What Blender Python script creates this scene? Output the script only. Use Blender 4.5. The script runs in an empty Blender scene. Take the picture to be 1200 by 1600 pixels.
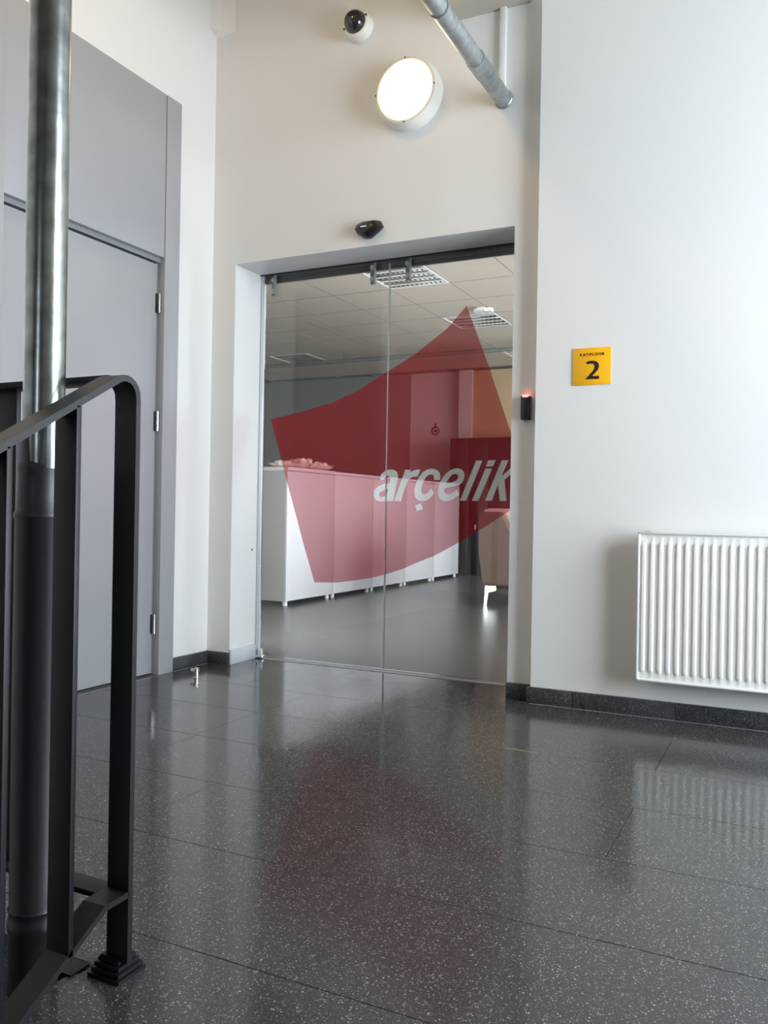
import bpy, bmesh, math, random
from math import pi, sin, cos, radians
from mathutils import Vector, Matrix
from mathutils.geometry import delaunay_2d_cdt
random.seed(7)
S = bpy.context.scene
COL = S.collection

# ------------------------------------------------------------------ camera
cam_d = bpy.data.cameras.new('camera'); cam = bpy.data.objects.new('camera', cam_d); COL.objects.link(cam)
YAW, PITCH, ROLL = 0.45791308, -0.00203, 0.01705929
cam_d.sensor_fit = 'VERTICAL'; cam_d.sensor_height = 24.0; cam_d.lens = 24.0 * 1320 / 1600
cam_d.clip_start = 0.02
fw = Vector((-sin(YAW) * cos(PITCH), cos(YAW) * cos(PITCH), sin(PITCH)))
rt = Vector((cos(YAW), sin(YAW), 0)); up = rt.cross(fw)
rt2 = rt * cos(ROLL) + up * sin(ROLL); up2 = rt2.cross(fw)
mm = Matrix((rt2, up2, -fw)).transposed().to_4x4(); mm.translation = Vector((0, 0, 0.87))
cam.matrix_world = mm
S.camera = cam

# ------------------------------------------------------------------ world, exposure
w = bpy.data.worlds.new('overcast_sky'); S.world = w; w.use_nodes = True
bg = w.node_tree.nodes['Background']; bg.inputs[0].default_value = (0.82, 0.91, 1.0, 1); bg.inputs[1].default_value = 18.5
S.view_settings.view_transform = 'Standard'; S.view_settings.look = 'None'
S.view_settings.gamma = 1; S.view_settings.use_curve_mapping = False
S.view_settings.exposure = 0.08
S.cycles.use_denoising = True
S.cycles.max_bounces = 10; S.cycles.diffuse_bounces = 6; S.cycles.glossy_bounces = 4; S.cycles.transparent_max_bounces = 16
S.cycles.sample_clamp_indirect = 6.0
S.cycles.caustics_reflective = False; S.cycles.caustics_refractive = False

def portal(name, loc, direction, sx, sy):
    """area light used only as a sampling portal for the sky seen through a window opening"""
    d = bpy.data.lights.new(name, 'AREA'); d.shape = 'RECTANGLE'; d.size = sx; d.size_y = sy
    d.cycles.is_portal = True
    o = bpy.data.objects.new(name, d); COL.objects.link(o); o.location = loc
    o.rotation_euler = Vector(direction).to_track_quat('-Z', 'Y').to_euler()
RW = 2.3      # stair hall right wall
BW = -4.6     # stair hall back wall
IRW = 1.6     # office right wall
portal('daylight_side_window', (RW - .01, 2.35, 1.65), (-1, 0, 0), 1.9, 2.7)
portal('daylight_back_window', (-.30, BW + .01, 1.9), (0, 1, 0), .4, 1.0)
portal('daylight_office_window', (IRW - .01, 7.6, 1.75), (-1, 0, 0), 5.6, 1.9)

# ------------------------------------------------------------------ materials
def mat(name, col, rough=.5, metal=0., spec=.5, bump=0., bscale=60., var=0., vscale=6., coat=0.):
    m = bpy.data.materials.new(name); m.use_nodes = True
    nt = m.node_tree; b = nt.nodes['Principled BSDF']
    b.inputs['Base Color'].default_value = (*col, 1); b.inputs['Roughness'].default_value = rough
    b.inputs['Metallic'].default_value = metal; b.inputs['Specular IOR Level'].default_value = spec
    b.inputs['Coat Weight'].default_value = coat
    g = nt.nodes.new('ShaderNodeNewGeometry')
    n = nt.nodes.new('ShaderNodeTexNoise'); nt.links.new(g.outputs['Position'], n.inputs['Vector'])
    n.inputs['Scale'].default_value = vscale; n.inputs['Detail'].default_value = 4
    if var:
        r = nt.nodes.new('ShaderNodeMapRange'); nt.links.new(n.outputs['Fac'], r.inputs[0])
        r.inputs[1].default_value = .3; r.inputs[2].default_value = .7; r.inputs[3].default_value = 1 - var; r.inputs[4].default_value = 1 + var
        mx = nt.nodes.new('ShaderNodeVectorMath'); mx.operation = 'SCALE'; mx.inputs[0].default_value = col
        nt.links.new(r.outputs[0], mx.inputs['Scale']); nt.links.new(mx.outputs[0], b.inputs['Base Color'])
    if bump:
        n2 = nt.nodes.new('ShaderNodeTexNoise'); nt.links.new(g.outputs['Position'], n2.inputs['Vector'])
        n2.inputs['Scale'].default_value = bscale; n2.inputs['Detail'].default_value = 3
        bp = nt.nodes.new('ShaderNodeBump'); bp.inputs['Strength'].default_value = bump; bp.inputs['Distance'].default_value = .002
        nt.links.new(n2.outputs['Fac'], bp.inputs['Height']); nt.links.new(bp.outputs[0], b.inputs['Normal'])
    return m

def mat_terrazzo(name, base, rough, amount=1.0, spec=.5):
    m = bpy.data.materials.new(name); m.use_nodes = True; nt = m.node_tree; N = nt.nodes; Lk = nt.links
    b = N['Principled BSDF']; g = N.new('ShaderNodeNewGeometry')
    def chips(scale, thr, rad, lo, hi):
        v = N.new('ShaderNodeTexVoronoi'); v.inputs['Scale'].default_value = scale
        Lk.new(g.outputs['Position'], v.inputs['Vector'])
        s = N.new('ShaderNodeSeparateColor'); Lk.new(v.outputs['Color'], s.inputs[0])
        a = N.new('ShaderNodeMath'); a.operation = 'GREATER_THAN'; Lk.new(s.outputs[0], a.inputs[0]); a.inputs[1].default_value = thr
        d = N.new('ShaderNodeMath'); d.operation = 'LESS_THAN'; Lk.new(v.outputs['Distance'], d.inputs[0]); d.inputs[1].default_value = rad
        k = N.new('ShaderNodeMath'); k.operation = 'MULTIPLY'; Lk.new(a.outputs[0], k.inputs[0]); Lk.new(d.outputs[0], k.inputs[1])
        r = N.new('ShaderNodeMapRange'); Lk.new(s.outputs[1], r.inputs[0]); r.inputs[3].default_value = lo; r.inputs[4].default_value = hi
        q = N.new('ShaderNodeMath'); q.operation = 'MULTIPLY'; Lk.new(k.outputs[0], q.inputs[0]); Lk.new(r.outputs[0], q.inputs[1])
        return q
    c1 = chips(215, .80, .40, .03, .27); c2 = chips(330, .72, .45, .02, .14); c3 = chips(110, .965, .25, .10, .32)
    n = N.new('ShaderNodeTexNoise'); n.inputs['Scale'].default_value = 420; n.inputs['Detail'].default_value = 2
    Lk.new(g.outputs['Position'], n.inputs['Vector'])
    n2 = N.new('ShaderNodeTexNoise'); n2.inputs['Scale'].default_value = 2.2; n2.inputs['Detail'].default_value = 5
    Lk.new(g.outputs['Position'], n2.inputs['Vector'])
    r = N.new('ShaderNodeMapRange'); Lk.new(n.outputs['Fac'], r.inputs[0]); r.inputs[1].default_value = .3; r.inputs[2].default_value = .7
    r.inputs[3].default_value = .55; r.inputs[4].default_value = 1.45
    s = N.new('ShaderNodeVectorMath'); s.operation = 'SCALE'; s.inputs[0].default_value = base; Lk.new(r.outputs[0], s.inputs['Scale'])
    last = s
    for c in (c1, c2, c3):
        mul = N.new('ShaderNodeMath'); mul.operation = 'MULTIPLY'; Lk.new(c.outputs[0], mul.inputs[0]); mul.inputs[1].default_value = amount
        mx = N.new('ShaderNodeVectorMath'); mx.operation = 'ADD'; Lk.new(last.outputs[0], mx.inputs[0]); Lk.new(mul.outputs[0], mx.inputs[1]); last = mx
    Lk.new(last.outputs[0], b.inputs['Base Color'])
    rr = N.new('ShaderNodeMapRange'); Lk.new(n2.outputs['Fac'], rr.inputs[0]); rr.inputs[1].default_value = .35; rr.inputs[2].default_value = .7
    rr.inputs[3].default_value = rough * .8; rr.inputs[4].default_value = rough * 1.35; Lk.new(rr.outputs[0], b.inputs['Roughness'])
    b.inputs['Specular IOR Level'].default_value = spec
    return m

def mat_mix_clear(name, tint, surf_col, fac, gloss=True, rough=.4):
    """thin sheet: lets light through tinted, part of it scattered by the pigment"""
    m = bpy.data.materials.new(name); m.use_nodes = True; nt = m.node_tree; N = nt.nodes; Lk = nt.links
    N.remove(N['Principled BSDF']); out = N['Material Output']
    t = N.new('ShaderNodeBsdfTransparent'); t.inputs[0].default_value = (*tint, 1)
    cur = t
    if fac > 0:
        d = N.new('ShaderNodeBsdfDiffuse'); d.inputs[0].default_value = (*surf_col, 1)
        mx = N.new('ShaderNodeMixShader'); mx.inputs[0].default_value = fac
        Lk.new(t.outputs[0], mx.inputs[1]); Lk.new(d.outputs[0], mx.inputs[2]); cur = mx
    if gloss:
        gl = N.new('ShaderNodeBsdfGlossy'); gl.inputs['Roughness'].default_value = 0.0 if rough < .05 else rough
        fr = N.new('ShaderNodeFresnel'); fr.inputs[0].default_value = 1.45
        m2 = N.new('ShaderNodeMixShader'); Lk.new(fr.outputs[0], m2.inputs[0]); Lk.new(cur.outputs[0], m2.inputs[1]); Lk.new(gl.outputs[0], m2.inputs[2]); cur = m2
    Lk.new(cur.outputs[0], out.inputs[0])
    return m

def mat_emit(name, col, s):
    m = bpy.data.materials.new(name); m.use_nodes = True; b = m.node_tree.nodes['Principled BSDF']
    b.inputs['Base Color'].default_value = (.8, .8, .8, 1)
    b.inputs['Emission Color'].default_value = (*col, 1); b.inputs['Emission Strength'].default_value = s
    return m

M_wall = mat('white_wall_paint', (.775, .77, .755), .40, spec=.4, bump=.05, bscale=9)
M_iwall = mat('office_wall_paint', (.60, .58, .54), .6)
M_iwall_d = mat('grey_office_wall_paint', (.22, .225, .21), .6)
M_ceil = mat('plaster_ceiling', (.44, .41, .34), .8)
M_terr = mat_terrazzo('dark_terrazzo', (.040, .040, .041), .125, .85, spec=.44)
M_terr2 = mat_terrazzo('dark_terrazzo_skirting', (.036, .037, .041), .3, 1.0)
M_grout = mat('grout', (.07, .07, .07), .8)
M_grout_l = mat('light_grout', (.32, .31, .29), .8)
M_lino = mat('grey_vinyl_floor', (.080, .074, .066), .30, var=.08, vscale=1.3)
M_grey = mat('grey_door_enamel', (.35, .355, .37), .42, var=.015, vscale=3)
M_grey_d = mat('grey_door_rebate', (.23, .235, .25), .5)  # door grey darkened: shade of the reveal and head put into the colour
M_black = mat('black_rubber', (.008, .008, .008), .6)
M_rail = mat('black_painted_steel', (.006, .0065, .008), .48, spec=.33, bump=.25, bscale=55)
M_galv = mat('galvanised_steel', (.27, .29, .28), .25, metal=.95, var=.3, vscale=26, bump=.12, bscale=40)
M_galv2 = mat('dull_galvanised_steel', (.42, .45, .45), .42, metal=.8, var=.22, vscale=30)
M_pipeblk = mat('black_pipe_paint', (.010, .0105, .012), .42, bump=.3, bscale=30)
M_white = mat('white_enamel', (.84, .84, .82), .32)
M_plast = mat('white_plastic', (.80, .78, .72), .4)
M_alu = mat('brushed_aluminium', (.62, .65, .66), .38, metal=.7)
M_aluL = mat('pale_anodised_skirting', (.60, .63, .67), .4, metal=.2)
M_trk = mat('dull_track_metal', (.20, .215, .215), .5, metal=.3)
M_hang = mat('satin_hanger_metal', (.24, .26, .25), .45, metal=.4)
M_bolt = mat('satin_bolt_metal', (.55, .57, .56), .4, metal=.4)
M_steel = mat('polished_steel', (.75, .76, .76), .18, metal=1)
M_glass = mat_mix_clear('clear_glass', (.945, .94, .925), (0, 0, 0), 0, True, 0)
M_film = mat_mix_clear('red_film', (.86, .56, .60), (.42, .020, .026), .46, False)
M_letter = mat_mix_clear('grey_white_letter_film', (.96, .97, .97), (.80, .87, .87), .66, False)
M_gedge = mat('polished_glass_edge', (.55, .62, .58), .15, spec=.8)
M_lampglow = mat_emit('lamp_diffuser_glow', (1.0, .72, .38), 1.0)
def radial_glow(m, c, r0, lo, hi):
    nt = m.node_tree; g = nt.nodes.new('ShaderNodeNewGeometry'); d = nt.nodes.new('ShaderNodeVectorMath'); d.operation = 'DISTANCE'
    d.inputs[1].default_value = c; nt.links.new(g.outputs['Position'], d.inputs[0])
    k = nt.nodes.new('ShaderNodeMapRange'); k.interpolation_type = 'SMOOTHSTEP'; nt.links.new(d.outputs['Value'], k.inputs[0])
    k.inputs[1].default_value = r0 * .62; k.inputs[2].default_value = r0; k.inputs[3].default_value = hi; k.inputs[4].default_value = lo
    nt.links.new(k.outputs[0], nt.nodes['Principled BSDF'].inputs['Emission Strength'])
radial_glow(M_lampglow, (-1.772, 3.83 - .1, 2.932), .152, .6, 11.0)
M_lampglow2 = mat_emit('warm_ceiling_diffuser', (1.0, .62, .22), 54.0)
M_led = mat_emit('red_led', (1.0, .10, .08), 3.0)
M_blackp = mat('black_plastic', (.010, .010, .011), .28)
M_dome = mat('smoked_dome', (.02, .02, .022), .06, spec=.8)
M_sign = mat('yellow_sign_plastic', (.93, .46, .006), .35)
M_ink = mat('black_ink', (.010, .008, .010), .5)
M_cab = mat('white_cabinet_laminate', (.68, .67, .69), .4)
M_cabside = mat('cabinet_carcass_laminate', (.38, .355, .33), .5)  # cabinet laminate darkened: shade on the end panel put into the colour
M_tile = mat('mineral_ceiling_tile', (.60, .52, .42), .85, bump=.3, bscale=200)
M_grid = mat('ceiling_grid_metal', (.20, .19, .17), .5)
M_louv = mat('mirror_louvre', (.85, .85, .83), .12, metal=1)
M_dark = mat('dark_lacquer', (.022, .018, .022), .35)
M_beige = mat('tan_wall_paint', (.50, .34, .19), .6)
M_leath = mat('brown_leather', (.115, .062, .040), .6, var=.1, vscale=12, bump=.2)
M_leathL = mat('pale_pink_leather', (.62, .42, .35), .45)  # armchair leather in a pale tone: light on the cushions painted in
M_petal = mat('white_cloth_petals', (.85, .78, .74), .6, var=.08, vscale=40)
M_pvcpipe = mat('dark_grey_conduit', (.16, .17, .16), .5)
M_conc = mat('bare_concrete', (.10, .10, .095), .8, var=.1, bump=.2)
M_step = mat('concrete_step', (.12, .12, .12), .7)

# ------------------------------------------------------------------ mesh helpers
def link(name, bm, m, parent=None, smooth=False, kind=None):
    me = bpy.data.meshes.new(name); bmesh.ops.recalc_face_normals(bm, faces=bm.faces[:]); bm.to_mesh(me); bm.free()
    me.materials.append(m)
    if smooth:
        for p in me.polygons: p.use_smooth = True
        me.set_sharp_from_angle(angle=radians(35))
    o = bpy.data.objects.new(name, me); COL.objects.link(o)
    if parent: o.parent = parent; o.matrix_parent_inverse = Matrix.Translation(parent.location).inverted() if parent.rotation_euler.to_matrix() == Matrix.Identity(3) else parent.matrix_basis.inverted()
    if kind: o['kind'] = kind
    return o
def bx(bm, x0, x1, y0, y1, z0, z1, bev=0.):
    r = bmesh.ops.create_cube(bm, size=1)
    for v in r['verts']:
        v.co = Vector(((x0 + x1) / 2 + v.co.x * (x1 - x0), (y0 + y1) / 2 + v.co.y * (y1 - y0), (z0 + z1) / 2 + v.co.z * (z1 - z0)))
    if bev:
        es = list({e for v in r['verts'] for e in v.link_edges})
        bmesh.ops.bevel(bm, geom=es, offset=bev, segments=2, profile=.5, affect='EDGES')
def box(name, x0, x1, y0, y1, z0, z1, m, parent=None, bev=0., kind=None):
    bm = bmesh.new(); bx(bm, x0, x1, y0, y1, z0, z1, bev); return link(name, bm, m, parent, bev > 0, kind)
def lathe(bm, prof, axis_o, axis_d, seg=40, closed_ends=True):
    """prof: list of (radius, distance along axis)"""
    q = Vector(axis_d).to_track_quat('Z', 'Y'); o = Vector(axis_o); rings = []
    for r, h in prof:
        rings.append([bm.verts.new(o + q @ Vector((r * cos(2 * pi * i / seg), r * sin(2 * pi * i / seg), h))) for i in range(seg)])
    for a, b in zip(rings, rings[1:]):
        for i in range(seg):
            bm.faces.new((a[i], a[(i + 1) % seg], b[(i + 1) % seg], b[i]))
    if closed_ends:
        for rg in (rings[0], rings[-1]):
            try: bm.faces.new(rg)
            except ValueError: pass
def lat(name, prof, o, d, m, parent=None, seg=40, kind=None):
    bm = bmesh.new(); lathe(bm, prof, o, d, seg); return link(name, bm, m, parent, True, kind)
def prism(bm, pts, ax, a, b):
    """polygon pts in the plane across axis ax, from a to b; ax 'y': pts (x,z); 'x': pts (y,z); 'z': pts (x,y)"""
    f = {'y': lambda p, t: (p[0], t, p[1]), 'x': lambda p, t: (t, p[0], p[1]), 'z': lambda p, t: (p[0], p[1], t)}[ax]
    A = [bm.verts.new(f(p, a)) for p in pts]; B = [bm.verts.new(f(p, b)) for p in pts]
    bm.faces.new(A); bm.faces.new(B[::-1]); n = len(pts)
    for i in range(n): bm.faces.new((A[i], A[(i + 1) % n], B[(i + 1) % n], B[i]))
def tag(o, label, cat, group=None):
    o['label'] = label; o['category'] = cat
    if group: o['group'] = group
    return o
def empty(name, loc, label, cat, group=None):
    o = bpy.data.objects.new(name, None); COL.objects.link(o); o.location = loc; o.empty_display_size = .05
    return tag(o, label, cat, group)
def structure(o, label=None):
    o['kind'] = 'structure'
    if label: o['label'] = label
    return o
def sempty(name, loc, label):
    o = bpy.data.objects.new(name, None); COL.objects.link(o); o.location = loc; return structure(o, label)

# ------------------------------------------------------------------ room shell
LW = -2.985; FW = 3.83; RP = 3.775; XR = -1.227; XL = -2.83; JB = 4.075; OT = 2.219; HC = 4.3; ST = -1.097
def plates(name, m, plist, label):
    bm = bmesh.new()
    for p in plist: bx(bm, *p)
    return structure(link(name, bm, m), label)
plates('wall_left', M_wall, [(LW - .2, LW, 3.515, FW + .3, -.1, HC), (LW - .2, LW, BW, 2.30, -1.7, HC), (LW - .2, LW, 2.30, 3.515, 3.0, HC)],
       'white painted wall around the tall grey door')
plates('wall_front', M_wall, [(LW, XL, FW, JB, -.1, HC), (XL, XR, FW, JB, OT, HC), (XR, RW + .2, FW, JB, -.1, HC)],
       'white wall with the glass sliding door opening')
structure(box('wall_front_pier', ST, RW, RP, FW, -.1, HC, M_wall), 'white wall carrying the radiator and floor sign')
plates('wall_right', M_wall, [(RW, RW + .2, BW, 1.4, -1.7, HC), (RW, RW + .2, 3.3, FW + .3, -1.7, HC), (RW, RW + .2, 1.4, 3.3, -1.7, .3), (RW, RW + .2, 1.4, 3.3, 3.0, HC)],
       'white side wall with the stair hall window')
plates('wall_back', M_conc, [(LW, -.5, BW - .2, BW, -1.7, HC), (-.1, RW, BW - .2, BW, -1.7, HC), (-.5, -.1, BW - .2, BW, -1.7, 1.4), (-.5, -.1, BW - .2, BW, 2.4, HC)],
       'white wall behind the stairs')  # out of view, coloured dark so the rail faces stay black
structure(box('ceiling', LW - .2, RW + .2, BW - .2, FW + .3, HC, HC + .2, M_ceil), 'high stair hall ceiling')
bm = bmesh.new()   # wedge: thick at the corner, running out flush with the wall
va = [bm.verts.new(c) for c in ((LW, FW, 3.505), (LW, FW - .065, 3.53), (LW, FW - .065, HC), (LW, FW, HC), (LW + .05, FW - .03, 3.52), (LW + .05, FW - .03, HC), (-2.86, FW, 3.512), (-2.86, FW, HC))]
for q in ((0, 1, 2, 3), (1, 4, 5, 2), (4, 6, 7, 5), (0, 6, 4, 1), (3, 2, 5, 7), (0, 3, 7, 6)): bm.faces.new([va[i] for i in q])
structure(link('trim_1', bm, M_wall), 'shallow ledge of thicker wall high above the door')
structure(box('trim_2', -1.545, -1.173, 2.55, FW, 3.255, HC, M_ceil), 'boxed duct casing near the ceiling')
# window frames of the stair hall (behind and beside the camera)
def wframe(name, axis, at, u0, u1, z0, z1, n, label):
    bm = bmesh.new(); t = .03; f = .05
    def seg(ua, ub, za, zb):
        if axis == 'x': bx(bm, at - t, at + t, ua, ub, za, zb)
        else: bx(bm, ua, ub, at - t, at + t, za, zb)
    seg(u0, u1, z0, z0 + f); seg(u0, u1, z1 - f, z1)
    for i in range(n + 1):
        u = u0 + (u1 - u0 - f) * i / n; seg(u, u + f, z0 + f, z1 - f)
    return structure(link(name, bm, M_white), label)
wframe('window_1', 'x', RW + .1, 1.4, 3.3, .3, 3.0, 2, 'side window frame')
wframe('window_2', 'y', BW - .1, -.5, -.1, 1.4, 2.4, 1, 'window frame above the lower flight')

# floor of the landing: slab, grout bed and terrazzo tiles
FX = -1.19
fl = sempty('floor', (0, 0, 0), 'polished dark grey terrazzo tile floor of the landing')
bm = bmesh.new(); bx(bm, LW, RW, 1.215, JB + .01, -.2, -.012); bx(bm, FX, RW, .90, 1.215, -.2, -.012)
link('slab', bm, M_grout, fl)
rows = [.905] + [1.327 + .4183 * i for i in range(6)] + [FW]
tile_meshes = {}
def tile(x0, x1, y0, y1):
    g = .0008; w_, h_ = round(x1 - x0, 3), round(y1 - y0, 3); k = (w_, h_)
    if k not in tile_meshes:
        bm = bmesh.new(); bx(bm, g, w_ - g, g, h_ - g, -.012, 0)
        te = [e for e in bm.edges if all(v.co.z > -.001 for v in e.verts)]
        bmesh.ops.bevel(bm, geom=te, offset=.0006, segments=1, affect='EDGES')
        me = bpy.data.meshes.new('tile'); bmesh.ops.recalc_face_normals(bm, faces=bm.faces[:]); bm.to_mesh(me); bm.free(); me.materials.append(M_terr); tile_meshes[k] = me
    o = bpy.data.objects.new('tile', tile_meshes[k]); COL.objects.link(o); o.location = (x0, y0, 0); o.parent = fl
for i, (ya, yb) in enumerate(zip(rows, rows[1:])):
    off = (-.43, -.83, -.83, -.43, -.83, -.43, -.83)[i]   # first joint
    xs = sorted({round(off + .81 * k, 3) for k in range(-4, 5)})
    if i == 4: xs = sorted(xs + [-2.06])
    xs = [x for x in xs if LW + .05 < x < RW - .05]; xs = [LW] + xs + [RW]
    for xa, xb in zip(xs, xs[1:]):
        if yb <= 1.33:                                    # row beside the stair opening
            if xb <= FX: tile(xa, xb, 1.215, yb)
            elif xa < FX: tile(xa, FX, 1.215, yb); tile(FX, xb, ya, yb)
            else: tile(xa, xb, ya, yb)
        else: tile(xa, xb, ya, yb)
for xa, xb in ((XL, -2.13), (-2.13, XR)): tile(xa, xb, FW, 4.078)
# light grout line along the left wall and along the radiator wall
box('grout_line', LW + .028, LW + .032, 2.8, FW - .03, -.004, .0006, M_grout_l, fl)
box('grout_line', ST, RW, 3.7535, 3.7575, -.004, .0008, M_grout_l, fl)
structure(box('trim_3', LW, FX, 1.20, 1.215, -.25, 0, M_terr2), 'dark stone nosing along the stairwell edge')
structure(box('trim_4', FX - .012, FX, .90, 1.20, -.25, 0, M_terr2), 'dark stone nosing beside the pipe')

# stairs going down towards and behind the camera, lower landing
st = empty('staircase', (0.6, .9, 0), 'dark concrete stair flight going down in front of the camera', 'stairs')
for i in range(6):
    z = -.165 * (i + 1); box('step', -1.07, RW - .012, .9 - .3 * (i + 1), .9 - .3 * i + .0, z - .17, z, M_step, st)
structure(box('wall_stairwell', LW, RW, 1.18, 1.199, -1.7, -.25, M_conc), 'concrete face below the landing')  # unseen panel added to keep sky light from entering under the landing
structure(box('floor_lower', LW, RW, BW, 1.2, -1.75, -1.7, M_step), 'lower landing floor')

# skirtings
def skirt(name, pieces, label):
    e = sempty(name, (0, 0, 0), label)
    for p in pieces: box('stone_piece', *p, M_terr2, e, bev=.0012)
skirt('baseboard_right', [(-1.112, -.902, RP - .016, RP, 0, .0745), (-.898, -.465, RP - .016, RP, 0, .0745), (-.461, .35, RP - .016, RP, 0, .0745), (.354, 1.16, RP - .016, RP, 0, .0745), (1.164, RW, RP - .016, RP, 0, .0745)],
      'dark terrazzo skirting below the radiator')
skirt('baseboard_front', [(LW + .016, XL, FW - .014, FW, 0, .066), (XR, -1.1125, FW - .02, FW, 0, .072)], 'dark terrazzo skirting beside the door opening')
skirt('baseboard_left', [(LW, LW + .015, 3.522, FW, 0, .066)], 'dark terrazzo skirting beside the grey door')
structure(box('trim_5', XL, XL + .012, FW - .002, JB - .01, 0, .082, M_aluL, bev=.001), 'pale metal skirting plate on the door jamb')

# ------------------------------------------------------------------ grey steel door on the left wall
D = sempty('door_3', (LW, 2.9, 0), 'tall grey flush door with transom panel')
FXp = LW + .025
box('frame', LW - .08, FXp, 3.403, 3.515, 0, 2.992, M_grey, D, .002)
box('frame', LW - .08, FXp, 2.30, 2.42, 0, 2.992, M_grey, D, .002)
box('frame', LW - .08, FXp - .002, 2.42, 3.3985, 2.152, 2.992, M_grey, D, .002).name = 'transom_panel'
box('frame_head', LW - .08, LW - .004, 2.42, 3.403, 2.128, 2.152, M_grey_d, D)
box('door_leaf', LW - .06, LW - .012, 2.424, 3.385, .008, 2.119, M_grey, D, .002)
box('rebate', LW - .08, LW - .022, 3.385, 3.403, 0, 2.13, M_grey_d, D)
structure(box('door_sill', LW - .3, LW - .001, 2.25, 3.53, -.4, -.0025, M_grey_d))  # unseen block added to stop light shining up under the leaf
structure(box('wall_behind_door', LW - .12, LW - .085, 2.3, 3.515, -.1, 3.0, M_grey_d))  # unseen backing added to stop light leaking around the leaf
box('threshold', LW - .08, LW - .02, 2.42, 3.403, -.002, .004, M_black, D)
for z in (1.918, 1.31, .262):
    h = lat('hinge', [(.0085, 0), (.0085, .1)], (LW - .002, 3.394, z - .05), (0, 0, 1), M_steel, D, 12)
    box('hinge_plate', LW - .012, LW - .009, 3.376, 3.386, z - .05, z + .05, M_black, h)
hd = lat('door_handle', [(.009, 0), (.009, .05)], (LW - .012, 2.52, 1.0), (1, 0, 0), M_steel, D, 16)
box('lever', LW + .03, LW + .046, 2.51, 2.64, .992, 1.010, M_steel, hd, .004)

# ------------------------------------------------------------------ glass sliding door
GY0, GY1 = 4.100, 4.110
film = [(-2.762, 1.387), (-2.562, 1.421), (-2.354, 1.467), (-2.193, 1.527), (-2.026, 1.613), (-1.849, 1.705), (-1.668, 1.827), (-1.564, 1.935), (-1.436, 1.606), (-1.311, 1.26), (-1.234, 1.034), (-1.156, .907), (-1.304, .885), (-1.438, .798), (-1.576, .715), (-1.719, .637), (-1.828, .592), (-1.903, .558), (-1.99, .529), (-2.094, .5), (-2.173, .485), (-2.293, .465), (-2.45, .457), (-2.526, .671), (-2.641, 1.016)]
GL = {
'a': [(-2.046,1.031),(-2.049,1.055),(-2.027,1.079),(-1.997,1.091),(-1.962,1.089),(-1.941,1.072),(-1.941,1.041),(-1.956,.972),(-1.968,.921),(-2.009,.92),(-2.047,.916),(-2.075,.926),(-2.087,.95),(-2.08,.982),(-2.053,1.003),(-2.014,1.013),(-1.991,1.017),(-1.986,1.041),(-1.992,1.056),(-2.008,1.058),(-2.019,1.048),(-2.023,1.034)],
'a_hole': [(-1.995,.987),(-2.025,.98),(-2.047,.968),(-2.054,.951),(-2.044,.94),(-2.025,.94),(-2.006,.954)],
'r': [(-1.961,.92),(-1.898,1.089),(-1.864,1.087),(-1.869,1.072),(-1.849,1.085),(-1.827,1.09),(-1.809,1.088),(-1.826,1.051),(-1.856,1.051),(-1.878,1.034),(-1.892,1.007),(-1.921,.921)],
'c': [(-1.73,1.034),(-1.696,1.034),(-1.694,1.064),(-1.709,1.084),(-1.742,1.095),(-1.778,1.088),(-1.811,1.061),(-1.833,1.02),(-1.843,.979),(-1.839,.945),(-1.816,.922),(-1.775,.922),(-1.743,.943),(-1.728,.967),(-1.747,.99),(-1.765,.966),(-1.787,.956),(-1.802,.966),(-1.802,.993),(-1.792,1.027),(-1.774,1.054),(-1.752,1.064),(-1.734,1.061)],
'cedilla': [(-1.838,.898),(-1.805,.91),(-1.791,.881),(-1.826,.869)],
'e': [(-1.589,.957),(-1.623,.931),(-1.659,.921),(-1.688,.928),(-1.705,.95),(-1.707,.98),(-1.697,1.02),(-1.676,1.057),(-1.644,1.084),(-1.608,1.096),(-1.576,1.09),(-1.56,1.07),(-1.561,1.04),(-1.578,1.014),(-1.61,1.001),(-1.653,.994),(-1.671,.99),(-1.671,.97),(-1.656,.957),(-1.631,.962),(-1.601,.984)],
'e_hole': [(-1.661,1.019),(-1.625,1.022),(-1.6,1.034),(-1.593,1.054),(-1.604,1.067),(-1.626,1.064),(-1.647,1.044)],
'l': [(-1.498,1.133),(-1.464,1.132),(-1.549,.927),(-1.584,.926)],
'i_dot': [(-1.433,1.134),(-1.393,1.135),(-1.406,1.104),(-1.444,1.102)],
'i': [(-1.447,1.091),(-1.411,1.092),(-1.482,.927),(-1.518,.926)],
'k': [(-1.361,1.133),(-1.325,1.134),(-1.36,1.053),(-1.298,1.105),(-1.265,1.104),(-1.344,1.034),(-1.332,.927),(-1.367,.927),(-1.379,1.008),(-1.41,.928),(-1.446,.928)]}
def smooth_poly(p, it=2):
    """corner-cutting on gentle bends only, so round letters read round and straight ones stay sharp"""
    for _ in range(it):
        q = []; n = len(p)
        for i in range(n):
            a, b, c = Vector(p[i - 1]), Vector(p[i]), Vector(p[(i + 1) % n])
            ang = (b - a).angle(c - b) if (b - a).length > 1e-6 and (c - b).length > 1e-6 else 0
            if ang < radians(62): q += [tuple(b.lerp(a, .25)), tuple(b.lerp(c, .25))]
            else: q.append(tuple(b))
        p = q
    return p
for k in ('a', 'a_hole', 'c', 'e', 'e_hole', 'r'): GL[k] = smooth_poly(GL[k])
def inside(p, poly):
    c = False; x, y = p; n = len(poly)
    for i in range(n):
        (x1, y1), (x2, y2) = poly[i], poly[i - 1]
        if (y1 > y) != (y2 > y) and x < (x2 - x1) * (y - y1) / (y2 - y1) + x1: c = not c
    return c
SEAM_Z = ((-2.022, 2.21), (-1.998, 0.0))
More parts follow.
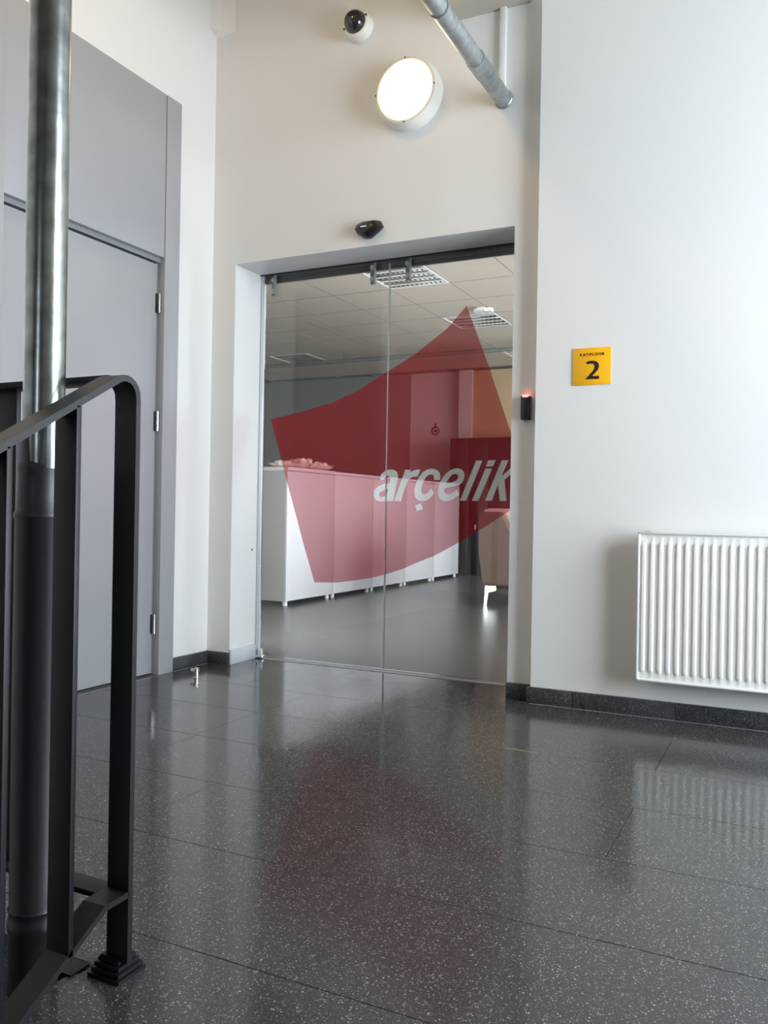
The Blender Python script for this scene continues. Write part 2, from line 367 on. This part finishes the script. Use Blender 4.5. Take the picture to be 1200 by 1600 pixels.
def seam_x(z): return SEAM_Z[1][0] + (SEAM_Z[0][0] - SEAM_Z[1][0]) * z / 2.21
SG = .006
seamL = [(-2.012 - SG / 2, 2.3), (-2.012 - SG / 2, -.1)]; seamR = [(-2.012 + SG / 2, 2.3), (-2.012 + SG / 2, -.1)]
vs, es = [], []
def addloop(p, closed=True):
    s = len(vs); vs.extend(Vector(q) for q in p); n = len(p)
    for i in range(n if closed else n - 1): es.append((s + i, s + (i + 1) % n))
addloop(film)
for p in GL.values(): addloop(p)
addloop(seamL, False); addloop(seamR, False)
cv, ce, cf, *_ = delaunay_2d_cdt(vs, es, [], 0, 1e-5)
def cls(c):
    if abs(c[0] + 2.012) < SG / 2 + 1e-5: return None
    side = 'L' if c[0] < -2.012 else 'R'
    for k in GL:
        if 'hole' in k: continue
        if inside(c, GL[k]) and not (k + '_hole' in GL and inside(c, GL[k + '_hole'])): return ('cedilla' if k == 'cedilla' else k, side)
    return ('film', side) if inside(c, film) else None
buckets = {}
for f in cf:
    c = (sum(cv[i][0] for i in f) / 3, sum(cv[i][1] for i in f) / 3); k = cls(c)
    if k: buckets.setdefault(k, []).append(f)
def flat(name, faces, y, m, parent, t=.0006):
    bm = bmesh.new(); used = {}
    def V(i):
        if i not in used: used[i] = bm.verts.new((cv[i][0], y, cv[i][1]))
        return used[i]
    for f in faces: bm.faces.new([V(i) for i in f])
    return link(name, bm, m, parent)
leaves = {}
for side, (x0, x1), num, lab in (('L', (-2.815, -2.015), 1, 'glass sliding leaf carrying the pointed end of the red emblem'),
                                 ('R', (-2.009, -1.10), 2, 'glass sliding leaf carrying most of the lettering')):
    e = sempty('door_%d' % num, (x0, GY0, 0), lab); leaves[side] = e
    box('pane', x0, x1, GY0, GY1, .012, 2.205, M_glass, e)
    ex = x1 - .0005 if side == 'L' else x0 - .0015
    box('pane_edge', ex, ex + .002, GY0, GY1, .012, 2.205, M_gedge, e)
    hx = (-2.752, -2.108) if side == 'L' else (-1.897, -1.19)
    for x in hx:
        h = box('hanger', x + .013, x + .017, 4.074, 4.098, 2.10, 2.232, M_hang, e)
        box('hanger_plate', x - .017, x + .017, 4.096, 4.0993, 2.10, 2.215, M_hang, h)
        for z in (2.127, 2.19):
            lat('bolt', [(.0145, 0), (.0145, .008), (.011, .011)], (x - .003, 4.0965, z), (0, -1, 0), M_bolt, h, 20)
for (k, side), faces in buckets.items():
    if k == 'film': flat('red_film', faces, GY0 - .0007, M_film, leaves[side])
    else:
        o = flat('letter', faces, GY0 - .0007, M_letter, leaves[side])
# clip the parts of the film lying past the pane is unnecessary: it ends behind the wall
tr = tag(box('sliding_door_track', XL - .01, -1.12, 4.078, 4.098, 2.238, 2.262, M_black), 'dark grey metal track above the glass sliding door', 'door track')
box('rail', XL - .005, -1.12, 4.114, 4.128, 2.192, 2.26, M_trk, tr, .002)
box('rail_lip', XL - .005, -1.12, 4.113, 4.130, 2.178, 2.191, M_grey_d, tr, .001)
box('shadow_gap', XL, -1.12, 4.066, 4.077, 2.214, 2.236, M_black, tr)  # solid black strip standing in for the shade in the gap
structure(box('trim_6', XL - .02, XL + .006, JB + .003, 4.118, 0, 2.22, M_aluL, bev=.002), 'pale vertical strip beside the glass')
structure(box('trim_7', XL, XR, 4.079, 4.093, -.002, .004, M_aluL), 'thin metal threshold line below the glass')
gd = empty('floor_guide', (-2.79, 4.085, 0), 'small chrome guide block at the foot of the glass beside the jamb', 'door guide')
box('base', -2.822, -2.776, 4.062, 4.098, .0045, .02, M_steel, gd, .002); box('upright', -2.797, -2.781, 4.070, 4.084, .02, .058, M_white, gd, .002)
lat('keyhole', [(.006, 0), (.006, .002)], (XL - .0005, 4.03, .63), (1, 0, 0), M_black, None, 12)
bpy.data.objects['keyhole'].name = 'jamb_socket'; tag(bpy.data.objects['jamb_socket'], 'tiny black round hole in the white door jamb', 'socket')

# ------------------------------------------------------------------ foreground railing
R_ = empty('stair_railing', (-1.117, 1.19, 0), 'black flat-bar stair railing with sloping handrail', 'railing')
X0, X1 = -1.143, -1.092; ZT = 1.107
def flatbar_path(bm, pts, th, w0, w1):
    """flat bar following pts in the (y,z) plane; width from w0 to w1 along x"""
    P = [Vector(p) for p in pts]; n = len(P); Lf, Rt = [], []
    for i in range(n):
        d = ((P[min(i + 1, n - 1)] - P[i]).normalized() if i < n - 1 else Vector((0, 0))) + ((P[i] - P[i - 1]).normalized() if i else Vector((0, 0)))
        d.normalize(); nn = Vector((-d.y, d.x)); Lf.append(P[i] + nn * th / 2); Rt.append(P[i] - nn * th / 2)
    prev = None
    for a, b in zip(Lf, Rt):
        r = [bm.verts.new((x, q.x, q.y)) for q, x in ((a, w0), (a, w1), (b, w1), (b, w0))]
        if prev:
            for i in range(4): bm.faces.new((prev[i], prev[(i + 1) % 4], r[(i + 1) % 4], r[i]))
        else: bm.faces.new(r[::-1])
        prev = r
    bm.faces.new(prev)
SL = .575
def slope_z(y, z0, y0): return z0 - SL * (y0 - y)
pts = [(1.19, .03), (1.19, 1.06)]
cy, cz, rr = 1.158, 1.068, .032
for i in range(1, 8):
    a = radians(i * 120 / 7); pts.append((cy + rr * cos(a), cz + rr * sin(a)))
ly, lz = pts[-1]
end = .12; pts.append((end, lz - SL * (ly - end)))
bm = bmesh.new(); flatbar_path(bm, pts, .0115, X0, X1); bmesh.ops.bevel(bm, geom=[e for e in bm.edges if e.calc_face_angle(0) > 1.2], offset=.0012, segments=1, affect='EDGES')
link('handrail', bm, M_rail, R_, True)
def top_z(y): return lz - SL * (ly - y)
bpts = [(1.186, .158), (1.128, .156)]
by, bz = bpts[-1]; bsl = .60
def bot_z(y): return bz - bsl * (by - y)
bpts.append((end, bot_z(end)))
bm = bmesh.new(); flatbar_path(bm, bpts, .011, X0, X1); link('bottom_rail', bm, M_rail, R_)
for y in [1.049 - .138 * i for i in range(7)]:
    box('baluster', X0, X1, y - .0055, y + .0055, bot_z(y) - .003, top_z(y) - .004, M_rail, R_, .001)
bm = bmesh.new()
for i in range(4):
    s = .036 - i * .0045; bx(bm, -1.1325 - s, -1.1325 + s + .004, 1.199 - s, 1.199 + s, i * .009, i * .009 + .0075)
bx(bm, -1.1325 - .02, -1.1325 + .022, 1.199 - .02, 1.199 + .02, 0, .038)
link('foot', bm, M_rail, R_)
# level railing guarding the stairwell, going left
G_ = empty('well_railing', (-1.43, 1.19, 0), 'level black guard railing behind the galvanised pipe', 'railing')
box('handrail', -2.90, X0, 1.165, 1.215, 1.0985, 1.110, M_rail, G_, .0012)
box('bottom_rail', -2.90, X0, 1.165, 1.213, .146, .157, M_rail, G_, .0012)
for x in [-1.43 - .19 * i for i in range(8)]:
    box('baluster', x - .027, x + .027, 1.1845, 1.1955, .157, 1.0985, M_rail, G_, .001)
box('foot', -1.238, -1.191, 1.145, 1.192, -.02, .004, M_rail, G_)
for x in (-1.62, -2.57): box('foot', x - .03, x + .03, 1.19, 1.225, 0, .147, M_rail, G_, .002)

# vertical pipe
pp = empty('vertical_pipe', (-1.236, 1.10, -1.7), 'vertical galvanised pipe painted black below the handrail', 'pipe')
px, py = -1.2345, 1.102
lat('galvanised_section', [(.0362, .935), (.0362, HC)], (px, py, 0), (0, 0, 1), M_galv, pp, 48)
lx = px - .0085
lat('painted_section', [(.043, -1.68), (.043, .098), (.0455, .103), (.0455, .118), (.043, .123), (.043, .135), (.0455, .14), (.043, .146), (.043, .842), (.0455, .846), (.0455, .853), (.0415, .859), (.0395, .90), (.0385, .925), (.0405, .935), (.0405, .941), (.0375, .947), (.037, 1.01), (.0364, 1.012)],
    (lx + .0035, py, 0), (0, 0, 1), M_pipeblk, pp, 48)
# overhead pipe to the front wall
op = empty('overhead_pipe', (-1.297, FW, 2.825), 'galvanised steel pipe running overhead into the white wall', 'pipe')
lat('long_section', [(.0385, 0), (.0385, 2.2)], (-1.292, FW - .40, 2.826), (0, -1, 0), M_galv2, op, 40)
lat('end_section', [(.040, 0), (.040, .27), (.0435, .275), (.0435, .40), (.0385, .402)], (-1.292, FW, 2.826), (0, -1, 0), M_galv2, op, 40)
lat('coupling', [(.0415, 0), (.0415, .008)], (-1.292, 3.03, 2.826), (0, -1, 0), M_pvcpipe, op, 40)
lat('wall_collar', [(.046, 0), (.045, .006), (.041, .010)], (-1.292, FW, 2.826), (0, -1, 0), M_galv2, op, 40)
tag(box('cable_trunking', -1.312, -1.281, FW - .02, FW, 2.86, 3.256, M_wall, bev=.002), 'slim white cable trunking rising from the overhead pipe', 'cable trunking')

# ------------------------------------------------------------------ wall fittings above the door
lm = empty('bulkhead_lamp', (-1.775, FW, 2.935), 'round white wall lamp switched on above the glass door', 'lamp')
lc = (-1.772, FW, 2.932)
lat('housing', [(.168, 0), (.172, .02), (.170, .055), (.160, .085), (.150, .088), (.150, .078)], lc, (0, -1, 0), M_plast, lm, 64)
lat('diffuser', [(.149, .07), (.149, .084), (.135, .093), (.10, .101), (.05, .106), (.001, .108)], lc, (0, -1, 0), M_lampglow, lm, 64)
for a in (50, 140, 230, 320):
    lat('screw', [(.0035, .08), (.0035, .0895)], (lc[0] + .157 * cos(radians(a + 40)), FW, lc[2] + .157 * sin(radians(a + 40))), (0, -1, 0), M_black, lm, 10)
dc = empty('dome_camera', (-2.07, FW, 3.355), 'small dome security camera with smoked glass on the wall', 'camera')
c0 = (-2.07, FW, 3.348)
lat('base', [(.077, 0), (.077, .012), (.070, .055), (.064, .060)], c0, (0, -1, 0), M_plast, dc, 40)
lat('dome', [(.060, .058)] + [(.056 * cos(radians(t)), .062 + .050 * sin(radians(t))) for t in range(0, 90, 10)] + [(.001, .112)], c0, (0, -1, 0), M_dome, dc, 40)
for a in (20, 200): lat('screw', [(.005, .055), (.005, .063)], (c0[0] + .066 * cos(radians(a)), FW, c0[2] + .066 * sin(radians(a))), (0, -1, 0), M_black, dc, 10)
# motion sensor: faceted black shell, pointed below
ms = empty('motion_sensor', (-1.99, FW, 2.30), 'black faceted motion sensor just above the door opening', 'sensor')
bm = bmesh.new(); sc_ = [(-.078, .006), (-.066, .028), (-.03, .042), (.035, .042), (.062, .034), (.076, .004), (.05, -.018), (.008, -.046), (-.02, -.046), (-.062, -.018)]
lay = [(1.0, 0), (1.0, .022), (.86, .045), (.45, .062)]
rings = [[bm.verts.new((-1.992 + x * s, FW - d, 2.300 + z * s - d * .12)) for x, z in sc_] for s, d in lay]
for a, b in zip(rings, rings[1:]):
    for i in range(len(sc_)): bm.faces.new((a[i], a[(i + 1) % len(sc_)], b[(i + 1) % len(sc_)], b[i]))
bm.faces.new(rings[-1]); bm.faces.new(rings[0][::-1]); link('shell', bm, M_blackp, ms, True)
box('lens', -2.016, -1.984, FW - .0655, FW - .06, 2.297, 2.303, M_white, ms)
# card reader
cr = empty('card_reader', (-1.143, FW, 1.30), 'black card reader with red light beside the glass door', 'card reader')
box('body', -1.175, -1.130, FW - .032, FW, 1.302, 1.412, M_blackp, cr, .004)
box('light', -1.166, -1.137, FW - .0335, FW - .004, 1.405, 1.417, M_led, cr, .002)

hl = empty('ceiling_lamp', (-2.2, 1.6, HC), 'round warm lamp on the high stair hall ceiling', 'lamp')
lat('housing', [(.22, 0), (.22, .06), (.20, .07)], (-2.2, 1.6, HC), (0, 0, -1), M_plast, hl, 40)
lat('diffuser', [(.195, .06), (.19, .085), (.10, .11), (.001, .115)], (-2.2, 1.6, HC), (0, 0, -1), M_lampglow2, hl, 40)
# ------------------------------------------------------------------ floor sign
sg = empty('floor_sign', (-.842, RP, 1.44), 'square yellow floor number sign on the white wall', 'sign')
box('plate', -.926, -.759, RP - .005, RP, 1.4435, 1.608, M_sign, sg, .0006)
two = [(-.8676,1.5437),(-.858,1.5485),(-.8411,1.5506),(-.8241,1.5474),(-.8134,1.5393),(-.809,1.5274),(-.8119,1.5137),(-.8191,1.5025),(-.8295,1.4924),(-.8399,1.4817),(-.8088,1.4817),(-.8086,1.4679),(-.8705,1.4684),(-.8527,1.4873),(-.8402,1.5005),(-.8319,1.5117),(-.829,1.5233),(-.8323,1.533),(-.8409,1.5372),(-.8515,1.5374),(-.8621,1.5349)]
def poly_obj(name, poly, y, m, parent, t=.0007):
    poly = smooth_poly(poly, 2); n = len(poly)
    v, e, f, *_ = delaunay_2d_cdt([Vector(p) for p in poly], [(i, (i + 1) % n) for i in range(n)], [], 1, 1e-6)
    bm = bmesh.new(); V = [bm.verts.new((p[0], y, p[1])) for p in v]
    for q in f:
        c = (sum(v[i][0] for i in q) / len(q), sum(v[i][1] for i in q) / len(q))
        if inside(c, poly): bm.faces.new([V[i] for i in q])
    r = bmesh.ops.extrude_face_region(bm, geom=bm.faces[:])
    for g in r['geom']:
        if isinstance(g, bmesh.types.BMVert): g.co.y -= t
    return link(name, bm, m, parent)
poly_obj('numeral', two, RP - .005, M_ink, sg)
tc = bpy.data.curves.new('txt', 'FONT'); tc.body = 'KAT/FLOOR'; tc.size = .0175; tc.offset = .0005; tc.extrude = .0004; tc.space_character = 1.22
to = bpy.data.objects.new('txt', tc); COL.objects.link(to); bpy.context.view_layer.update()
me = bpy.data.meshes.new_from_object(to.evaluated_get(bpy.context.evaluated_depsgraph_get())); bpy.data.objects.remove(to)
xs = [v.co.x for v in me.vertices]; ys = [v.co.y for v in me.vertices]
k = .109 / (max(xs) - min(xs)); kz = .0128 / (max(ys) - min(ys))
for v in me.vertices: v.co = Vector(((v.co.x - min(xs)) * k - .8948, RP - .0055 - v.co.z, (v.co.y - min(ys)) * kz + 1.5718))
me.materials.clear(); me.materials.append(M_ink)
o = bpy.data.objects.new('lettering', me); COL.objects.link(o); o.parent = sg; o.matrix_parent_inverse = Matrix.Translation(sg.location).inverted()

# ------------------------------------------------------------------ radiator
rd = empty('panel_radiator', (-.0, 3.72, .17), 'white ribbed panel radiator hung on the wall', 'radiator')
rx0, rx1, rz0, rz1, ry = -.613, .787, .170, .797, 3.675
bm = bmesh.new(); pitch = .0343
def rib_h(x):
    u = ((x - (-.5965)) / pitch) % 1.0
    if x < rx0 + .020 or x > rx1 - .020: return 0
    if u < .5: t = u / .5; return .0068 * min(1, sin(pi * t) * 1.7)
    return 0
xs_ = []; x = rx0 + .006
while x < rx1 - .006: xs_.append(x); x += pitch / 12
xs_.append(rx1 - .006)
zr = [(rz0 + .006, 0), (rz0 + .034, 0), (rz0 + .044, .8), (rz0 + .05, 1), (rz1 - .055, 1), (rz1 - .049, .8), (rz1 - .040, 0), (rz1 - .006, 0)]
grid = [[bm.verts.new((x, ry + .004 - rib_h(x) * s, z)) for x in xs_] for z, s in zr]
for a, b in zip(grid, grid[1:]):
    for i in range(len(xs_) - 1): bm.faces.new((a[i], a[i + 1], b[i + 1], b[i]))
link('front_panel', bm, M_white, rd, True)
bm = bmesh.new()
for p in ((rx0, rx0 + .008, ry - .003, ry + .012, rz0, rz1), (rx1 - .008, rx1, ry - .003, ry + .012, rz0, rz1), (rx0, rx1, ry - .003, ry + .012, rz0, rz0 + .008), (rx0, rx1, ry - .003, ry + .012, rz1 - .008, rz1)): bx(bm, *p, .0015)
link('rim', bm, M_white, rd, True)
box('side_cover', rx0 + .003, rx0 + .006, ry + .008, ry + .062, rz0 + .012, rz1 - .004, M_white, rd)
box('side_cover', rx1 - .006, rx1 - .003, ry + .008, ry + .062, rz0 + .012, rz1 - .004, M_white, rd)
bm = bmesh.new()
for i in range(70): bx(bm, rx0 + .02 + i * .0195, rx0 + .03 + i * .0195, ry + .012, ry + .06, rz1 - .006, rz1 - .003)
bx(bm, rx0 + .003, rx1 - .003, ry + .008, ry + .014, rz1 - .008, rz1 - .002); bx(bm, rx0 + .003, rx1 - .003, ry + .056, ry + .062, rz1 - .008, rz1 - .002)
link('top_grille', bm, M_white, rd)
box('rear_panel', rx0 + .01, rx1 - .01, ry + .058, ry + .068, rz0 + .005, rz1 - .01, M_white, rd)
for x in (rx0 + .15, rx1 - .15): box('bracket', x - .02, x + .02, ry + .066, RP, rz0 + .05, rz1 - .06, M_white, rd)
lat('bleed_valve', [(.006, 0), (.006, .012)], (rx0 - .009, ry + .045, rz1 - .03), (1, 0, 0), M_alu, rd, 12)
box('hanger_clip', rx0 + .022, rx0 + .045, ry + .035, ry + .05, rz1 - .004, rz1 + .004, M_alu, rd)

# door stop on the floor
ds = empty('door_stop', (-2.755, 3.45, 0), 'small chrome door stop standing on the terrazzo floor', 'door stop')
lat('post', [(.017, 0), (.017, .003), (.011, .006), (.011, .036), (.013, .038), (.013, .046), (.009, .05)], (-2.752, 3.45, 0), (0, 0, 1), M_steel, ds, 24)
box('buffer', -2.786, -2.758, 3.442, 3.458, .030, .043, M_white, ds, .003)

# ------------------------------------------------------------------ office beyond the glass
IL, IB, IC = -8.2, 11.5, 2.9
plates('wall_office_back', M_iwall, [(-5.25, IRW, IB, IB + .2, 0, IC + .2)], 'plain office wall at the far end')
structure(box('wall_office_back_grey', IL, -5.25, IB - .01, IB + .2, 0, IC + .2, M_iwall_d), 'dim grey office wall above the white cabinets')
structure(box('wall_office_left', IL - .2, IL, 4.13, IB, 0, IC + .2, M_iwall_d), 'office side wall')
plates('wall_office_right', M_iwall, [(IRW, IRW + .2, 4.13, 4.8, 0, IC + .2), (IRW, IRW + .2, 10.4, IB, 0, IC + .2), (IRW, IRW + .2, 4.8, 10.4, 0, .8), (IRW, IRW + .2, 4.8, 10.4, 2.7, IC + .2)], 'office window wall')
wframe('window_3', 'x', IRW + .1, 4.8, 10.4, .8, 2.7, 4, 'office window frame')
plates('wall_office_front', M_iwall, [(IL, -3.9, 4.13, 4.2, 0, IC + .2), (-.9, IRW, 4.13, 4.2, 0, IC + .2), (-3.9, -.9, 4.13, 4.2, 2.29, IC + .2)], 'office side of the door wall')
structure(box('floor_office', IL, IRW, 4.094, IB, -.1, -.0005, M_lino), 'smooth grey vinyl floor beyond the glass door')
structure(box('trim_9', -4.43, -4.23, IB - .14, IB, 0, IC, M_iwall), 'pale wall pier in the office')
structure(box('trim_10', -4.23, -2.2, IB - .10, IB, 0, 2.89, M_beige), 'tan painted wall section in the office')
cl = sempty('ceiling_office', (0, 0, 0), 'suspended ceiling of square mineral tiles')
box('backing', IL, IRW, 4.2, IB, IC + .012, IC + .03, M_grid, cl)
gx0, gy0 = -2.82, 6.98
lights = {(-1, -1), (-1, 2), (-6, 4), (-1, 5)}
bm = bmesh.new(); bx(bm, .006, .594, .006, .594, -.0, .012, 0); me_t = bpy.data.meshes.new('tile'); bm.to_mesh(me_t); bm.free(); me_t.materials.append(M_tile)
for i in range(-8, 4):
    for j in range(-4, 7):
        if (i, j) in lights: continue
        o = bpy.data.objects.new('tile', me_t); COL.objects.link(o); o.parent = cl; o.location = (gx0 + .6 * i, gy0 + .606 * j, IC)
bm = bmesh.new()
for i in range(-8, 5): bx(bm, gx0 + .6 * i - .006, gx0 + .6 * i + .006, 4.2, IB, IC + .001, IC + .012)
for j in range(-4, 8): bx(bm, IL, IRW, gy0 + .606 * j - .006, gy0 + .606 * j + .006, IC + .0015, IC + .0115)
link('grid', bm, M_grid, cl)
LL = {(-1, -1): 'square louvred ceiling light nearest the glass door', (-1, 2): 'square louvred ceiling light behind the pointed red film tip', (-6, 4): 'square louvred ceiling light above the pipe beside the dim wall', (-1, 5): 'farthest square louvred ceiling light beyond the conduit'}
for (i, j), lb in LL.items():
    x, y = gx0 + .6 * i, gy0 + .606 * j
    e = empty('ceiling_light', (x + .3, y + .3, IC), lb, 'ceiling light', 'louvred office ceiling lights')
    bm = bmesh.new()
    for p in ((x + .006, x + .594, y + .006, y + .026), (x + .006, x + .594, y + .574, y + .594), (x + .006, x + .026, y + .026, y + .574), (x + .574, x + .594, y + .026, y + .574)): bx(bm, *p, IC - .004, IC + .012)
    link('frame', bm, M_white, e)
    bm = bmesh.new()
    for q in range(4):
        yy = y + .03 + q * .136
        for a, b in ((0, .045), (.135, .09)):
            v = [bm.verts.new(c) for c in ((x + .026, yy + a, IC), (x + .574, yy + a, IC), (x + .574, yy + b, IC + .0115), (x + .026, yy + b, IC + .0115))]; bm.faces.new(v)
    link('reflector', bm, M_louv, e)
    for q in range(4):
        lat('tube', [(.008, 0), (.008, .54)], (x + .03, y + .0975 + q * .136, IC + .006), (1, 0, 0), M_white, e, 10)
    bm = bmesh.new()
    for q in range(1, 12): bx(bm, x + .026 + q * .0457 - .001, x + .026 + q * .0457 + .001, y + .026, y + .574, IC - .003, IC + .010)
    link('louvre_blades', bm, M_louv, e)
ap = empty('ceiling_sensor_unit', (-2.85, 7.97, IC), 'rounded white device mounted under the office ceiling', 'ceiling device')
bm = bmesh.new(); bx(bm, -2.95, -2.77, 7.88, 8.06, IC - .042, IC - .008)
bmesh.ops.bevel(bm, geom=[e for e in bm.edges if abs(e.verts[0].co.z - e.verts[1].co.z) > .01], offset=.05, segments=6, affect='EDGES')
link('shell', bm, M_white, ap, True); box('mount', -2.91, -2.81, 7.92, 8.02, IC - .008, IC, M_dark, ap)
# conduit under the ceiling
cd = empty('hanging_pipe', (-5, 9.7, 2.83), 'dark grey pipe hung below the office ceiling across the room', 'pipe')
cY, cZ = 9.6, 2.80
lat('tube', [(.026, 0), (.026, 8.0)], (-8.1, cY, cZ), (1, 0, 0), M_pvcpipe, cd, 20)
lat('coupling', [(.033, 0), (.033, .09)], (-4.43, cY, cZ), (1, 0, 0), M_pvcpipe, cd, 20)
for x in (-5.35, -3.0):
    box('hanger', x - .004, x + .004, cY - .004, cY + .004, cZ + .03, IC, M_pvcpipe, cd); lat('clamp', [(.036, 0), (.036, .03)], (x - .015, cY, cZ), (1, 0, 0), M_pvcpipe, cd, 16)

# cabinets
CX = -4.09; y = 6.35; CW = .844
clab = ['white two-sided office cabinet nearest the glass, under the flowers', 'white office cabinet, second along the row from the glass', 'white office cabinet in the middle of the row, behind the leaf joint', 'white office cabinet, second from the far end of the row', 'white office cabinet at the far end of the row']
for i in range(5):
    c = empty('office_cabinet', (CX - .22, y + CW / 2, 0), clab[i], 'cabinet', 'white cabinets in a row beyond the glass')
    ya, yb = y + .0015, y + CW - .0015
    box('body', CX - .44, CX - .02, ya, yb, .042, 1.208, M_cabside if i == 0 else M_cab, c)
    box('top', CX - .445, CX + .002, ya, yb, 1.209, 1.238, M_cab, c, .0015)
    box('door', CX - .019, CX, ya + .002, yb - .002, .044, 1.204, M_cab, c, .0012)
    for fy in (ya + .05, yb - .05):
        for fx in (CX - .04, CX - .40): lat('foot', [(.022, 0), (.022, .042)], (fx, fy, 0), (0, 0, 1), M_white, c, 16)
    if i == 4: lat('lock', [(.012, 0), (.012, .008)], (CX, y + CW * .35, 1.12), (1, 0, 0), M_steel, c, 14)
    y += CW
# cloth flowers on the first cabinet
def flower(loc, s, label):
    e = empty('cloth_flower', loc, label, 'flower', 'pale blooms on the nearest cabinet')
    meshes = []
    for ring, (n, tilt, ln, rad) in enumerate(((7, 12, 1.0, .10), (6, 38, .85, .06), (5, 62, .72, .03), (3, 80, .6, .012))):
        for k in range(n):
            a = 2 * pi * k / n + ring * .5 + random.uniform(-.2, .2); t = radians(tilt + random.uniform(-8, 8)); bm = bmesh.new(); G = []
            for u in range(5):
                f_ = u / 4; wd = (.35 + .9 * sin(pi * min(1, f_ * .85 + .08))) * .055 * s; row = []
                for v in (-1, -.5, 0, .5, 1):
                    r_ = (rad * s + f_ * .11 * ln * s * cos(t + f_ * .5)); h = .012 + f_ * .11 * ln * s * sin(t + f_ * .2) + abs(v) * .02 * s * f_ - (.012 * f_ if u == 4 else 0)
                    row.append(bm.verts.new((loc[0] + r_ * cos(a) - v * wd * sin(a), loc[1] + r_ * sin(a) + v * wd * cos(a), loc[2] + h)))
                G.append(row)
            for r0, r1 in zip(G, G[1:]):
                for q in range(4): bm.faces.new((r0[q], r0[q + 1], r1[q + 1], r1[q]))
            link('petal', bm, M_petal, e, True)
tray = tag(box('flower_tray', -4.42, -4.13, 6.42, 7.28, 1.2385, 1.247, M_petal, bev=.003), 'low pale tray under the cloth flowers on the cabinet', 'tray')
flower((-4.28, 6.56, 1.247), .72, 'low pale cloth bloom at the near end of the cabinet top')
flower((-4.26, 6.84, 1.247), 1.05, 'tallest pale cloth bloom in the middle of the tray')
flower((-4.25, 7.16, 1.247), .85, 'pale cloth bloom at the far end of the tray')

# dark tall cupboard at the back, wall ring, armchair
dk = empty('dark_cupboard', (-3.9, IB - .2, 0), 'dark lacquered cupboard against the tan office wall', 'cupboard')
dy = IB - .62
box('body', -4.36, -2.6, dy + .02, IB - .145, .0, 1.88, M_dark, dk)
for a, b in ((-4.358, -4.08), (-4.076, -3.80), (-3.796, -3.2), (-3.196, -2.602)): box('door', a, b, dy, dy + .019, .03, 1.877, M_dark, dk, .002)
box('handle', -3.985, -3.955, dy - .03, dy, .62, .70, M_steel, dk, .004)
rg = empty('wall_ring', (-4.82, IB, 2.0), 'small dark round ornament hanging on the far office wall', 'ornament')
bm = bmesh.new(); R1, r1 = .055, .010; G = []
for i in range(28):
    a = 2 * pi * i / 28; G.append([bm.verts.new((-4.84 + (R1 + r1 * cos(b)) * cos(a), IB - .012 + r1 * sin(b) * 1, 2.05 + (R1 + r1 * cos(b)) * sin(a))) for b in [2 * pi * j / 8 for j in range(8)]])
for i in range(28):
    for j in range(8): bm.faces.new((G[i][j], G[(i + 1) % 28][j], G[(i + 1) % 28][(j + 1) % 8], G[i][(j + 1) % 8]))
link('ring', bm, M_dark, rg, True); lat('centre', [(.022, 0), (.022, .014)], (-4.84, IB, 2.05), (0, -1, 0), M_dark, rg, 16); box('hook', -4.845, -4.835, IB - .015, IB, 2.11, 2.17, M_dark, rg)

ac = empty('armchair', (-2.25, 7.9, 0), 'brown leather armchair with chrome legs behind the glass', 'armchair')
side_p = [(-2.665, .19), (-2.70, .50), (-2.715, .86), (-2.69, .872), (-2.51, .875), (-2.46, .80), (-2.36, .58), (-1.95, .56), (-1.93, .52), (-1.94, .19)]
for ya, yb in ((7.5, 7.60), (8.24, 8.34)):
    bm = bmesh.new(); prism(bm, side_p, 'y', ya, yb); bmesh.ops.bevel(bm, geom=[e for e in bm.edges], offset=.010, segments=2, affect='EDGES'); link('side_panel', bm, M_leath, ac, True)
bk = [(-2.70, .40), (-2.71, .88), (-2.66, .905), (-2.44, .905), (-2.40, .86), (-2.24, .44), (-2.3, .40)]
bm = bmesh.new(); prism(bm, bk, 'y', 7.605, 8.235); bmesh.ops.bevel(bm, geom=bm.edges[:], offset=.014, segments=2, affect='EDGES'); link('backrest', bm, M_leathL, ac, True)
box('seat', -2.35, -1.92, 7.605, 8.235, .26, .44, M_leathL, ac, .02)
box('underframe', -2.64, -1.96, 7.605, 8.235, .15, .259, M_leath, ac)
for (sx, sy) in ((-2.63, 7.515), (-2.63, 8.325), (-1.99, 7.515), (-1.99, 8.325)):
    bm = bmesh.new(); d = 1 if sx < -2.3 else -1; yy = sy
    prism(bm, [(sx - .012 * d, 0), (sx + .014 * d, 0), (sx + .03 * d, .12), (sx + .105 * d, .142), (sx + .105 * d, .182), (sx + .0 * d, .182), (sx - .004 * d, .12)], 'y', yy - .012, yy + .012)
    link('leg', bm, M_steel, ac)
